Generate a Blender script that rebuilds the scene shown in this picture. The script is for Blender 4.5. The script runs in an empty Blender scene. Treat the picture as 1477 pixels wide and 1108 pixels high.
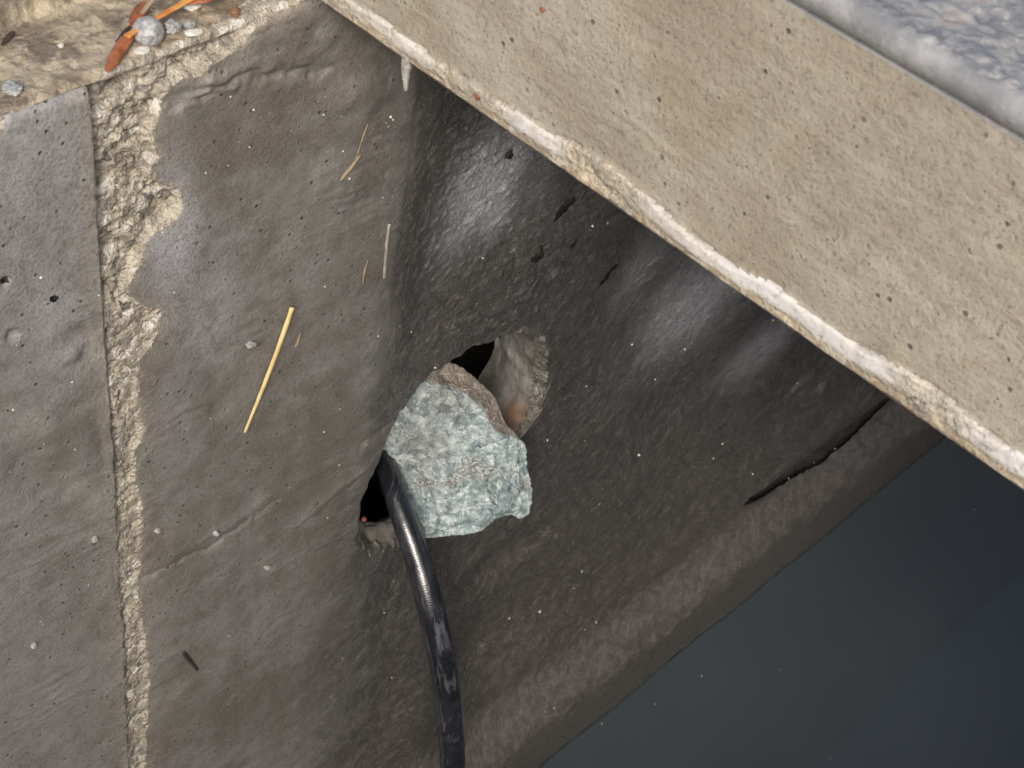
import bpy, math, random
import numpy as np
random.seed(7); rng = np.random.default_rng(11)
scene = bpy.context.scene
col = scene.collection

# ------------------------------------------------------------------ camera
# World: X along the pit wall, Y into the wall (wall face = plane Y 0), Z up (rim of the pit = Z 0). Metres.
PW, PH, F = 1477.0, 1108.0, 2250.0
CX, CY = PW/2, PH/2
_d = np.array([305-CX, 2700-CY, F]); _d /= np.linalg.norm(_d)
_x = np.array([3636-CX, -1218-CY, F]); _x -= _x.dot(_d)*_d; _x /= np.linalg.norm(_x)
M = np.stack([_x, np.cross(-_d, _x), -_d])           # photo axes (right, down, forward) -> world
CAM = np.array([0.0, -0.42, 0.36])
cam = bpy.data.cameras.new('camera'); cam_o = bpy.data.objects.new('camera', cam); col.objects.link(cam_o)
from mathutils import Matrix, Vector
m4 = np.eye(4); m4[:3, 0] = M[:, 0]; m4[:3, 1] = -M[:, 1]; m4[:3, 2] = -M[:, 2]; m4[:3, 3] = CAM
cam_o.matrix_world = Matrix(m4.tolist())
cam.sensor_width = 36; cam.lens = F/PW*36; cam.clip_start = 0.01; cam.clip_end = 300
cam.dof.use_dof = True; cam.dof.focus_distance = 0.86; cam.dof.aperture_fstop = 34
scene.camera = cam_o

# ------------------------------------------------------------------ sky, sun, exposure
SUN_DIR = Vector((-0.60, -0.52, 0.64)).normalized()  # towards the sun
world = bpy.data.worlds.new('World'); scene.world = world; world.use_nodes = True
wn = world.node_tree
sky = wn.nodes.new('ShaderNodeTexSky'); sky.sky_type = 'NISHITA'; sky.sun_disc = False
sky.sun_elevation = math.asin(SUN_DIR.z); sky.sun_rotation = math.atan2(SUN_DIR.x, SUN_DIR.y)
sky.dust_density = 4.0; sky.air_density = 1.0; sky.ozone_density = 0.6
bg = wn.nodes['Background']; bg.inputs['Strength'].default_value = 0.09
wn.links.new(sky.outputs[0], bg.inputs[0])
sun = bpy.data.lights.new('sun', 'SUN'); sun.energy = 1.5; sun.angle = math.radians(16); sun.color = (1, .95, .88)
sun_o = bpy.data.objects.new('sun', sun); col.objects.link(sun_o); sun_o.location = (0, 0, 5)
sun_o.rotation_euler = (-SUN_DIR).to_track_quat('-Z', 'Y').to_euler()
scene.view_settings.view_transform = 'Standard'; scene.view_settings.look = 'None'
scene.view_settings.exposure = 0.72; scene.view_settings.gamma = 1
scene.cycles.use_adaptive_sampling = True; scene.cycles.adaptive_threshold = .04
scene.cycles.max_bounces = 5; scene.cycles.diffuse_bounces = 3; scene.cycles.glossy_bounces = 3

# ------------------------------------------------------------------ helpers: pixels <-> points, noise
def at(px, py, X=None, Y=None, Z=None):
    r = M @ np.array([(px-CX)/F, (py-CY)/F, 1.0])
    if X is not None: t = (X-CAM[0])/r[0]
    elif Y is not None: t = (Y-CAM[1])/r[1]
    else: t = (Z-CAM[2])/r[2]
    return CAM + t*r
def at_plane(px, py, p0, n):
    r = M @ np.array([(px-CX)/F, (py-CY)/F, 1.0])
    return CAM + r*(np.dot(n, p0-CAM)/np.dot(n, r))
def proj(p):
    c = (np.asarray(p)-CAM) @ M
    return c[..., 0]/c[..., 2]*F+CX, c[..., 1]/c[..., 2]*F+CY
def atw(px, py):                                      # wall point; right of the fold the face lies about 1 cm deeper
    return at(px, py, Y=.010 if px > 640 else 0.0)
def sstep(a, b, x):
    t = np.clip((x-a)/(b-a), 0, 1); return t*t*(3-2*t)
_prm = np.random.default_rng(5).permutation(256).astype(np.int32); _prm = np.concatenate([_prm, _prm])
_ga = np.random.default_rng(6).permutation(256)*(2*math.pi/256)
_gx, _gy = np.cos(_ga).astype(np.float32), np.sin(_ga).astype(np.float32)
def _hash(ix, iy, seed):
    """0..255 per lattice point"""
    return _prm[_prm[(ix.astype(np.int32)+seed*37) & 255]+((iy.astype(np.int32)+seed*101) & 255)]
def gnoise(x, y, seed=0):
    x, y = np.broadcast_arrays(np.asarray(x, np.float32), np.asarray(y, np.float32))
    x0 = np.floor(x); y0 = np.floor(y); fx = x-x0; fy = y-y0
    ux = fx*fx*(3-2*fx); uy = fy*fy*(3-2*fy)
    ix = (x0.astype(np.int32)+seed*37) & 255; iy = (y0.astype(np.int32)+seed*101) & 255; iy1 = (iy+1) & 255
    a, b = _prm[ix], _prm[ix+1]
    def g(hh, i, j): return _gx[hh]*(fx-i)+_gy[hh]*(fy-j)
    n0 = g(_prm[a+iy], 0, 0); n0 += (g(_prm[b+iy], 1, 0)-n0)*ux
    n1 = g(_prm[a+iy1], 0, 1); n1 += (g(_prm[b+iy1], 1, 1)-n1)*ux
    return (n0+(n1-n0)*uy)*1.5
def fbm(x, y, scale, octaves=4, seed=0, gain=.5):
    x = np.asarray(x, np.float32); y = np.asarray(y, np.float32); s = 0; a = 1; f = 1/scale; t = 0
    for k in range(octaves):
        s += a*gnoise(x*f+17.3*k, y*f-9.1*k, seed+k*31); t += a; a *= gain; f *= 2.03
    return s/t
def cells(x, y, scale, seed=0):
    x = x/scale; y = y/scale; x0 = np.floor(x); y0 = np.floor(y)
    d = np.full(x.shape, 9.0); idv = np.zeros(x.shape)
    for i in (-1, 0, 1):
        for j in (-1, 0, 1):
            a = _hash(x0+i, y0+j, seed)/256; b = _hash(x0+i, y0+j, seed+77)/256
            e = np.hypot(x0+i+a-x, y0+j+b-y); near = e < d
            d = np.where(near, e, d); idv = np.where(near, _hash(x0+i, y0+j, seed+5)/256, idv)
    return d, idv
def poly_sd(u, v, poly):
    """signed distance in poly units, positive inside"""
    p = np.asarray(poly, float); q = np.roll(p, -1, 0)
    ins = np.zeros(u.shape, bool); d = np.full(u.shape, 1e9)
    for (ax, ay), (bx, by) in zip(p, q):
        ex, ey = bx-ax, by-ay
        t = np.clip(((u-ax)*ex+(v-ay)*ey)/(ex*ex+ey*ey+1e-9), 0, 1)
        d = np.minimum(d, np.hypot(u-ax-t*ex, v-ay-t*ey))
        c = (ay > v) != (by > v)
        ins ^= c & (u < ex*(v-ay)/(ey if ey else 1e-9)+ax)
    return np.where(ins, d, -d)

# ------------------------------------------------------------------ helpers: objects
def tag(o, label=None, cat=None, group=None, kind=None):
    for k, v in (('label', label), ('category', cat), ('group', group), ('kind', kind)):
        if v: o[k] = v
    return o
def empty(name, loc=(0, 0, 0)):
    o = bpy.data.objects.new(name, None); o.location = loc; o.empty_display_size = .02; col.objects.link(o); return o
def raw_mesh(name, co, quads, mat, attrs=None, parent=None, smooth=True):
    me = bpy.data.meshes.new(name)
    me.vertices.add(len(co)); me.vertices.foreach_set('co', np.ascontiguousarray(co, np.float32).ravel())
    n = len(quads); k = quads.shape[1]
    me.loops.add(n*k); me.loops.foreach_set('vertex_index', np.ascontiguousarray(quads, np.int32).ravel())
    me.polygons.add(n); me.polygons.foreach_set('loop_start', np.arange(0, n*k, k, dtype=np.int32))
    me.polygons.foreach_set('use_smooth', np.full(n, smooth, bool))
    for an, av in (attrs or {}).items():
        a = me.attributes.new(an, 'FLOAT', 'POINT'); a.data.foreach_set('value', np.ascontiguousarray(av, np.float32).ravel())
    me.update(calc_edges=True); me.validate()
    if mat: me.materials.append(mat)
    o = bpy.data.objects.new(name, me); col.objects.link(o)
    if parent: o.parent = parent; o.matrix_parent_inverse = Matrix.Translation(-Vector(parent.location))
    return o
def grid_quads(n, m, wrap=False):
    i = np.arange(n-1)[:, None]; j = np.arange(m if wrap else m-1)[None, :]; j2 = (j+1) % m
    return np.stack([i*m+j, i*m+j2, (i+1)*m+j2, (i+1)*m+j], -1).reshape(-1, 4)
def sub_mesh(name, co, quads, keep, mat, attrs, parent=None):
    q = quads[keep]; used = np.unique(q); remap = np.full(len(co), -1); remap[used] = np.arange(len(used))
    return raw_mesh(name, co[used], remap[q], mat, {k: v.ravel()[used] for k, v in attrs.items()}, parent)
def box(name, lo, hi, mat, parent=None):
    (a, b, c), (d, e, f) = lo, hi
    co = np.array([(a,b,c),(d,b,c),(d,e,c),(a,e,c),(a,b,f),(d,b,f),(d,e,f),(a,e,f)])
    q = np.array([(0,3,2,1),(4,5,6,7),(0,1,5,4),(1,2,6,5),(2,3,7,6),(3,0,4,7)])
    return raw_mesh(name, co, q, mat, parent=parent, smooth=False)
def catmull(pts, n):
    p = np.asarray(pts, float); p = np.vstack([2*p[0]-p[1], p, 2*p[-1]-p[-2]]); out = []
    segs = len(p)-3
    for t in np.linspace(0, segs-1e-6, n):
        i = int(t); f = t-i; a, b, c, d = p[i:i+4]
        out.append(.5*((2*b)+(c-a)*f+(2*a-5*b+4*c-d)*f*f+(3*b-a-3*c+d)*f**3))
    return np.array(out)
def frames(path, ref=(0, 0, 1.)):
    t = np.gradient(path, axis=0); t /= np.linalg.norm(t, axis=1)[:, None]
    ref = np.asarray(ref, float); a = np.cross(t, ref); a /= np.linalg.norm(a, axis=1)[:, None]
    return t, a, np.cross(a, t)
def tube(name, pts, radii, mat, n=60, seg=16, flat=(1, 1), ref=(0.2, 1, 0.3), rough=0, parent=None, seed=1):
    """a closed, tapering round or flattened bar along a smooth path"""
    path = catmull(pts, n) if len(pts) > 2 else np.linspace(pts[0], pts[1], n)
    t, a, b = frames(path, ref)
    r = np.interp(np.linspace(0, 1, n), np.linspace(0, 1, len(radii)), radii)
    r[0] *= .15; r[-1] *= .15
    path[0] = path[1]+(path[0]-path[1])*.15; path[-1] = path[-2]+(path[-1]-path[-2])*.15
    th = np.linspace(0, 2*np.pi, seg, endpoint=False)
    rr = r[:, None]*np.ones(seg)
    if rough: rr = rr*(1+rough*fbm(np.linspace(0, 9, n)[:, None]+0*th, np.cos(th)*1.3+0*r[:, None]+seed*3, 1.0, 3, seed))
    co = path[:, None]+a[:, None]*(np.cos(th)[None, :, None]*rr[..., None]*flat[0])+b[:, None]*(np.sin(th)[None, :, None]*rr[..., None]*flat[1])
    co = co.reshape(-1, 3); q = grid_quads(n, seg, True)
    k = len(co); co = np.vstack([co, path[0], path[-1]])
    caps = [(k, (j+1) % seg, j, j) for j in range(seg)]+[(k+1, (n-1)*seg+j, (n-1)*seg+(j+1) % seg, (n-1)*seg+(j+1) % seg) for j in range(seg)]
    tri = np.array([c[:3] for c in caps])
    me = bpy.data.meshes.new(name)
    me.from_pydata(co.tolist(), [], q.tolist()+tri.tolist()); me.polygons.foreach_set('use_smooth', [True]*len(me.polygons))
    me.materials.append(mat); o = bpy.data.objects.new(name, me); col.objects.link(o)
    if parent: o.parent = parent; o.matrix_parent_inverse = Matrix.Translation(-Vector(parent.location))
    return o
def blob(name, centre, size, mat, seed=0, rough=.25, res=(24, 36), freq=1.6, parent=None, facet=(.62, .95)):
    """an uneven little stone: a sphere with faceted, noisy relief, flattened to size (x, y, z)"""
    ph = np.linspace(0.0, np.pi, res[0])[:, None]; th = np.linspace(0, 2*np.pi, res[1], endpoint=False)[None, :]
    d = np.stack([np.sin(ph)*np.cos(th), np.sin(ph)*np.sin(th), np.cos(ph)+0*th], -1)
    r = np.ones(d.shape[:2]); rs = np.random.default_rng(seed)
    for k in range(9):
        n = rs.normal(size=3); n /= np.linalg.norm(n); c = rs.uniform(*facet)
        r = np.minimum(r, c/np.maximum(d @ n, .05))*1.0
    r = r*(1+rough*.5*(gnoise(d[..., 0]*freq+seed, d[..., 1]*freq+d[..., 2]*1.7*freq, seed)+.5*gnoise(d[..., 0]*freq*2.6, d[..., 2]*freq*2.6+d[..., 1]*2.2, seed+3)))
    co = (d*r[..., None]*np.asarray(size)+np.asarray(centre)).reshape(-1, 3)
    return raw_mesh(name, co, grid_quads(res[0], res[1], True), mat, parent=parent)

# ------------------------------------------------------------------ materials
class Mat:
    def __init__(s, name):
        s.m = bpy.data.materials.new(name); s.m.use_nodes = True; s.t = s.m.node_tree
        s.b = s.t.nodes['Principled BSDF']; s.geo = s.t.nodes.new('ShaderNodeNewGeometry')
    def node(s, kind, **kw):
        n = s.t.nodes.new('ShaderNode'+kind)
        for k, v in kw.items(): setattr(n, k, v)
        return n
    def put(s, sock, v):
        if isinstance(v, bpy.types.NodeSocket): s.t.links.new(v, sock)
        elif v is not None:
            if sock.type == 'RGBA' and len(v) == 3: v = (*v, 1)
            sock.default_value = v
    def attr(s, name): n = s.node('Attribute'); n.attribute_name = name; return n.outputs['Fac']
    def pos(s, scale=(1, 1, 1)):
        n = s.node('VectorMath', operation='MULTIPLY'); s.put(n.inputs[0], s.geo.outputs['Position']); n.inputs[1].default_value = scale
        return n.outputs[0]
    def noise(s, scale, detail=4, rough=.55, vec=None, dist=0):
        n = s.node('TexNoise'); s.put(n.inputs['Vector'], vec if vec is not None else s.geo.outputs['Position'])
        n.inputs['Scale'].default_value = scale; n.inputs['Detail'].default_value = detail; n.inputs['Roughness'].default_value = rough
        n.inputs['Distortion'].default_value = dist; return n.outputs['Fac']
    def voro(s, scale, vec=None, feature='F1', out='Distance', rnd=1):
        n = s.node('TexVoronoi', feature=feature); s.put(n.inputs['Vector'], vec if vec is not None else s.geo.outputs['Position'])
        n.inputs['Scale'].default_value = scale; n.inputs['Randomness'].default_value = rnd; return n.outputs[out]
    def ramp(s, f, a, b, lo=0., hi=1.):
        n = s.node('MapRange', interpolation_type='SMOOTHSTEP'); s.put(n.inputs['Value'], f)
        for k, v in (('From Min', a), ('From Max', b), ('To Min', lo), ('To Max', hi)): n.inputs[k].default_value = v
        return n.outputs[0]
    def mix(s, f, a, b, mode='MIX'):
        n = s.node('Mix', data_type='RGBA', blend_type=mode); s.put(n.inputs[0], f); s.put(n.inputs[6], a); s.put(n.inputs[7], b); return n.outputs[2]
    def mth(s, op, a, b=0.):
        n = s.node('Math', operation=op); s.put(n.inputs[0], a); s.put(n.inputs[1], b); return n.outputs[0]
    def bump(s, h, dist, strength=1., normal=None):
        n = s.node('Bump'); s.put(n.inputs['Height'], h); n.inputs['Distance'].default_value = dist; s.put(n.inputs['Strength'], strength)
        if normal is not None: s.put(n.inputs['Normal'], normal)
        return n.outputs[0]
    def out(s, color=None, rough=None, normal=None, spec=None, **kw):
        s.put(s.b.inputs['Base Color'], color); s.put(s.b.inputs['Roughness'], rough)
        if normal is not None: s.put(s.b.inputs['Normal'], normal)
        if spec is not None: s.put(s.b.inputs['Specular IOR Level'], spec)
        for k, v in kw.items(): s.put(s.b.inputs[k], v)
        return s.m

def mat_wall():
    s = Mat('wall_concrete')
    coat, film_sheen, silt, tone = s.attr('coat'), s.attr('film_sheen'), s.attr('silt'), s.attr('tone')
    mid = s.noise(120, 3, .65); fine = s.noise(640, 2, .75)
    c = s.mix(s.ramp(tone, -.40, .40), (.168, .153, .134), (.248, .240, .228))
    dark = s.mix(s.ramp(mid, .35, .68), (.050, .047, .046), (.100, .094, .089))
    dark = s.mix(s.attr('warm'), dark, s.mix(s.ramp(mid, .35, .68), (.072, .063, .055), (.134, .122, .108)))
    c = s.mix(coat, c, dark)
    c = s.mix(silt, c, s.mix(s.ramp(mid, .35, .7), (.112, .092, .074), (.150, .128, .108)))
    c = s.mix(s.mth('MULTIPLY', film_sheen, s.ramp(fine, .34, .52, .55, 1)), c, (.42, .425, .455))  # pale bluish film, plus sky sheen put into the colour
    c = s.mix(s.ramp(mid, .36, .56, .26, 0), c, (.09, .08, .066))
    c = s.mix(s.ramp(fine, .36, .48, .30, 0), c, (.075, .067, .058))
    c = s.mix(s.ramp(fine, .58, .70, 0, .26), c, (.36, .345, .32))
    pore = s.voro(170); big = s.voro(64)
    pm = s.mth('MAXIMUM', s.mth('MULTIPLY', s.ramp(pore, .10, .17, 1, 0), s.ramp(mid, .48, .54)), s.mth('MULTIPLY', s.ramp(big, .03, .065, 1, 0), s.ramp(tone, -.15, .10)))
    c = s.mix(s.mth('MULTIPLY', pm, .8), c, (.030, .027, .024))
    ht = s.mth('ADD', s.mth('MULTIPLY', fine, s.ramp(coat, 0, 1, .45, 1.0)), s.mth('MULTIPLY', mid, s.ramp(coat, 0, 1, .45, 1.2)))
    ht = s.mth('SUBTRACT', ht, s.mth('MULTIPLY', pm, .8))
    r = s.mth('ADD', s.mth('SUBTRACT', s.ramp(coat, 0, 1, .42, .30), s.ramp(fine, .50, .66, -.04, .14)), s.mth('MULTIPLY', film_sheen, .42))
    c = s.mix(s.mth('MULTIPLY', s.attr('dust'), .75), c, s.mix(s.ramp(fine, .4, .6), (.30, .26, .20), (.46, .41, .33)))
    c = s.mix(s.attr('algae'), c, s.mix(s.ramp(mid, .4, .6), (.018, .040, .026), (.04, .06, .045)))
    return s.out(c, r, s.bump(ht, .0013, .85), s.ramp(coat, 0, 1, .5, .9))
def mat_agg(name='broken_concrete', dim=1.0, sat=1.0):
    s = Mat(name)
    mid = s.noise(150, 4, .7); lo = s.noise(34, 3, .6)
    c = s.mix(s.ramp(mid, .36, .62), (.34, .29, .21), (.54, .48, .375))
    c = s.mix(s.ramp(lo, .50, .64, 0, .65), c, (.30, .265, .22))
    g = s.node('SeparateColor'); s.put(g.inputs[0], s.voro(240, out='Color'))
    c = s.mix(s.ramp(g.outputs[0], .80, .90, 0, .8), c, (.68, .65, .58))
    c = s.mix(s.ramp(g.outputs[1], .86, .93, 0, .7), c, (.17, .15, .13))
    fine = s.noise(560, 2, .7)
    c = s.mix(s.ramp(fine, .34, .48, .5, 0), c, (.19, .15, .10))
    hs_ = s.node('HueSaturation'); hs_.inputs['Saturation'].default_value = sat; hs_.inputs['Value'].default_value = dim; s.put(hs_.inputs['Color'], c); c = hs_.outputs[0]
    h = s.mth('ADD', s.mth('MULTIPLY', mid, 1.4), fine)
    return s.out(c, s.ramp(mid, .35, .65, .45, .22), s.bump(h, .0018, .9), .55)
def mat_rim():
    s = Mat('rim_concrete')
    wet = s.attr('wet')
    mid = s.noise(95, 4, .65); lo = s.noise(30, 4, .65, dist=.3)
    c = s.mix(s.ramp(lo, .40, .60), (.20, .160, .115), (.42, .355, .255))
    c = s.mix(s.ramp(mid, .54, .64, 0, .8), c, (.50, .435, .31))
    c = s.mix(s.ramp(mid, .36, .46, .75, 0), c, (.12, .095, .07))
    c = s.mix(s.ramp(s.voro(300), .10, .20, .6, 0), c, (.06, .048, .035))
    c = s.mix(wet, c, s.mix(s.ramp(mid, .4, .62), (.19, .16, .115), (.31, .255, .165)))
    return s.out(c, s.ramp(lo, .4, .6, .25, .5), s.bump(s.mth('ADD', s.noise(420, 3, .7), mid), .0015, .8), .5)
def mat_slab():
    s = Mat('slab_concrete')
    mid = s.noise(150, 4, .7); lo = s.noise(13, 4, .65); fine = s.noise(560, 2, .7)
    brush = s.noise(1, 3, .65, s.pos((60, 22, 260)))
    c = s.mix(s.ramp(lo, .36, .62), (.340, .309, .250), (.420, .388, .322))
    c = s.mix(s.ramp(s.noise(24, 3, .6), .54, .70, 0, .30), c, (.37, .31, .21))
    c = s.mix(s.ramp(brush, .36, .62, .14, 0), c, (.24, .20, .155))
    c = s.mix(s.ramp(mid, .34, .54, .24, 0), c, (.24, .21, .165))
    c = s.mix(s.ramp(mid, .60, .70, 0, .18), c, (.56, .52, .44))
    c = s.mix(s.ramp(s.noise(6, 5, .7, dist=.8), .50, .62, 0, .38), c, (.25, .205, .145))
    c = s.mix(s.ramp(fine, .32, .45, .45, 0), c, (.13, .11, .09))
    pm = s.mth('MULTIPLY', s.ramp(s.voro(95), .05, .12, 1, 0), s.ramp(lo, .44, .52))
    pm2 = s.mth('MULTIPLY', s.ramp(s.voro(310), .10, .2, 1, 0), s.ramp(mid, .50, .6))
    pm = s.mth('MAXIMUM', pm, s.mth('MULTIPLY', pm2, .7))
    c = s.mix(s.mth('MULTIPLY', pm, .75), c, (.07, .058, .048))
    h = s.mth('ADD', s.mth('ADD', s.mth('MULTIPLY', fine, .8), s.mth('MULTIPLY', mid, .55)), s.mth('MULTIPLY', brush, .25))
    h = s.mth('SUBTRACT', h, s.mth('MULTIPLY', pm, .8))
    return s.out(c, .5, s.bump(h, .0008, .8), .4)
def mat_crust():
    s = Mat('lime_crust')
    up, white, crack = s.attr('up'), s.attr('white'), s.attr('crack')
    mid = s.noise(140, 4, .7); lo = s.noise(45, 4, .65); fine = s.noise(560, 2, .7)
    c = s.mix(s.ramp(lo, .40, .60), (.47, .40, .29), (.37, .335, .28))
    c = s.mix(s.ramp(mid, .50, .62, 0, .65), c, (.62, .56, .45))
    rust = s.mth('MULTIPLY', s.ramp(mid, .56, .42), s.ramp(up, .0, .50, 1, 0))
    c = s.mix(s.mth('MULTIPLY', rust, .7), c, (.40, .235, .095))
    c = s.mix(white, c, s.mix(s.ramp(lo, .4, .65), (.66, .655, .645), (.53, .495, .44)))
    c = s.mix(s.ramp(fine, .32, .46, .35, 0), c, (.20, .16, .12))
    c = s.mix(crack, c, (.10, .075, .05))
    return s.out(c, .45, s.bump(s.mth('ADD', fine, mid), .0009, s.ramp(white, .2, .8, .9, .25)), .45)
def mat_top():
    s = Mat('worn_wet_concrete')
    flat = s.attr('flat')
    mid = s.noise(110, 4, .7); lo = s.noise(32, 4, .65)
    c = s.mix(s.ramp(lo, .40, .62), (.235, .238, .245), (.335, .335, .338))
    c = s.mix(s.mth('MULTIPLY', s.ramp(mid, .49, .60, 0, .7), flat), c, s.mix(s.ramp(lo, .42, .6), (.50, .47, .43), (.38, .33, .28)))
    c = s.mix(s.mth('MULTIPLY', s.ramp(mid, .44, .36, 0, .6), flat), c, (.15, .145, .14))
    c = s.mix(s.ramp(mid, .36, .52, .35, 0), c, (.16, .16, .165))
    return s.out(c, s.ramp(lo, .4, .65, .20, .42), s.bump(s.noise(330, 4, .7), .0012, s.ramp(flat, 0, 1, .4, 1.)), .5)
def mat_pipe():
    s = Mat('hole_mortar')
    deep = s.attr('deep')
    c = s.mix(s.ramp(s.noise(40, 5, .6), .38, .65), (.165, .160, .152), (.255, .245, .23))
    c = s.mix(s.ramp(s.noise(75, 4, .65), .52, .66, 0, .8), c, (.17, .155, .14))
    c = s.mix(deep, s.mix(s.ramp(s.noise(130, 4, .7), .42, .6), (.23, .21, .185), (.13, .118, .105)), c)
    rust = s.attr('rust')
    c = s.mix(s.mth('MULTIPLY', rust, s.ramp(s.noise(100, 4, .6), .3, .55)), c, (.30, .125, .045))
    return s.out(c, .5, s.bump(s.noise(420, 5, .7), .0012, .8), .4)
def mat_stone():
    s = Mat('green_stone')
    br = s.attr('brown'); lo = s.noise(48, 4, .65, dist=.6); mid = s.noise(170, 4, .75, dist=.4); fine = s.noise(640, 2, .7)
    c = s.mix(s.ramp(lo, .36, .64), (.235, .320, .338), (.47, .550, .560))
    c = s.mix(s.ramp(mid, .50, .62, 0, .75), c, (.74, .79, .775))
    c = s.mix(s.ramp(mid, .38, .48, .8, 0), c, (.15, .195, .205))
    c = s.mix(s.mth('MULTIPLY', s.attr('grey'), .75), c, s.mix(s.ramp(mid, .38, .62), (.16, .17, .165), (.33, .34, .33)))
    c = s.mix(s.mth('MULTIPLY', s.attr('speck'), .65), c, (.60, .58, .52))
    c = s.mix(s.mth('MULTIPLY', s.ramp(fine, .44, .52), s.attr('speck')), c, (.05, .05, .055))
    c = s.mix(br, c, s.mix(s.ramp(mid, .4, .62), (.20, .165, .135), (.35, .31, .27)))
    h = s.mth('ADD', s.mth('ADD', s.mth('MULTIPLY', mid, 1.3), s.mth('MULTIPLY', fine, .45)), lo)
    return s.out(c, s.ramp(mid, .35, .65, .32, .10), s.bump(h, .0034, .95), .8)
def mat_cable():
    s = Mat('black_cable_jacket')
    u, a = s.attr('along'), s.attr('around')
    cmb = s.node('CombineXYZ'); s.put(cmb.inputs[0], s.mth('MULTIPLY', u, 30.)); s.put(cmb.inputs[1], s.mth('MULTIPLY', a, 4.))
    scuff = s.ramp(s.noise(1, 4, .75, cmb.outputs[0]), .54, .66)
    c = s.mix(s.ramp(s.noise(60, 3, .6), .42, .70, 0, .5), (.013, .014, .018), (.048, .052, .066))
    c = s.mix(s.mth('MULTIPLY', scuff, .55), c, (.13, .135, .155))
    rib = s.node('Math', operation='SINE'); s.put(rib.inputs[0], s.mth('MULTIPLY', u, 4200.))
    h = s.mth('ADD', s.mth('MULTIPLY', rib.outputs[0], .08), s.noise(260, 3, .6))
    return s.out(c, s.ramp(scuff, 0, 1, .27, .44), s.bump(h, .00035, .6), 1.)
def mat_simple(name, a, b, scale=60, rough=.5, bump=.0006, bscale=400, spec=.5, detail=4):
    s = Mat(name)
    return s.out(s.mix(s.ramp(s.noise(scale, detail, .65), .36, .64), a, b), rough, s.bump(s.noise(bscale, 4, .7), bump, .8), spec)
def mat_water():
    s = Mat('murky_water')
    c = s.mix(s.ramp(s.noise(2.2, 3, .5), .35, .7), (.054, .067, .077), (.072, .085, .094))
    return s.out(c, .05, s.bump(s.noise(7, 2, .5), .0016, .3), .6, IOR=1.33)

M_WALL, M_AGG, M_RIM, M_SLAB, M_CRUST, M_TOP = mat_wall(), mat_agg('broken_concrete', .97, .82), mat_rim(), mat_slab(), mat_crust(), mat_top()
M_PIPE, M_STONE, M_CABLE, M_WATER = mat_pipe(), mat_stone(), mat_cable(), mat_water()
M_PLAIN = mat_simple('pit_concrete', (.20, .185, .16), (.30, .28, .25), 12, .6, .002, 90)
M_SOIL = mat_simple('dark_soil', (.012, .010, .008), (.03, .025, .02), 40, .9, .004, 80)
M_HOLLOW = mat_simple('hollow_shade', (.016, .014, .012), (.035, .031, .027), 120, .6, .001, 400)  # near-black colour puts shade inside the air holes and crease
M_GROUND = mat_simple('ground_soil', (.16, .14, .10), (.27, .24, .18), 25, .8, .004, 60)

# ------------------------------------------------------------------ setting: water, ground, far pit walls
WATER_Z = -1.028
PX0, PX1, PY0 = -0.50, 2.70, -1.05
gx = np.linspace(PX0-.05, PX1+.05, 40); gy = np.linspace(PY0-.05, .05, 20)
wc = np.stack(np.meshgrid(gx, gy, indexing='ij'), -1).reshape(-1, 2)
tag(raw_mesh('water', np.c_[wc, np.full(len(wc), WATER_Z)], grid_quads(40, 20)[:, ::-1], M_WATER), 'still dark blue-grey water standing in the pit', kind='structure')
G = 40.0
gco = np.array([(-G,-G,0.0),(G,-G,0),(G,G,0),(-G,G,0),(PX0,PY0,0),(PX1,PY0,0),(PX1,.118,0),(PX0,.118,0)]); gco[:, 2] = .004
gq = np.array([(0,1,5,4),(1,2,6,5),(2,3,7,6),(3,0,4,7)])
tag(raw_mesh('ground', gco, gq, M_GROUND, smooth=False), 'bare ground round the open pit', kind='structure')
box('pit_end_wall', (PX0-.15, PY0-.15, -1.4), (PX0, .1, -.002), M_PLAIN)['kind'] = 'structure'
box('pit_far_wall', (PX1, PY0-.15, -1.4), (PX1+.15, .1, -.002), M_PLAIN)['kind'] = 'structure'
box('pit_near_wall', (PX0, PY0-.15, -1.4), (PX1, PY0, -.002), M_PLAIN)['kind'] = 'structure'

# ------------------------------------------------------------------ the concrete wall with its rim, broken joint and hole
def steps(*segs):
    out = []
    for a, b, d in segs: out.append(np.linspace(a, b, max(2, int(round(abs(b-a)/d)))+1)[:-1])
    out.append([segs[-1][1]]); return np.concatenate(out)
xs = steps((PX0, .0, .02), (.0, .15, .006), (.15, .60, .00095), (.60, .80, .0014), (.80, 1.20, .0022), (1.20, 1.7, .004), (1.7, PX1, .02))
ss = steps((-.115, -.085, .0022), (-.085, .02, .0008), (.02, .46, .00095), (.46, .80, .0014), (.80, 1.10, .0018), (1.10, 1.35, .02))
XX, SS = np.meshgrid(xs, ss, indexing='ij')
nx, ns = XX.shape
top = SS < 0
BY = np.where(top, -SS, 0.0); BZ = np.where(top, 0.0, -SS)
U, V = proj(np.stack([XX, BY, BZ], -1))
z = BZ
side = sstep(-.004, .004, SS)            # 0 on the rim top, 1 on the wall face

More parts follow.
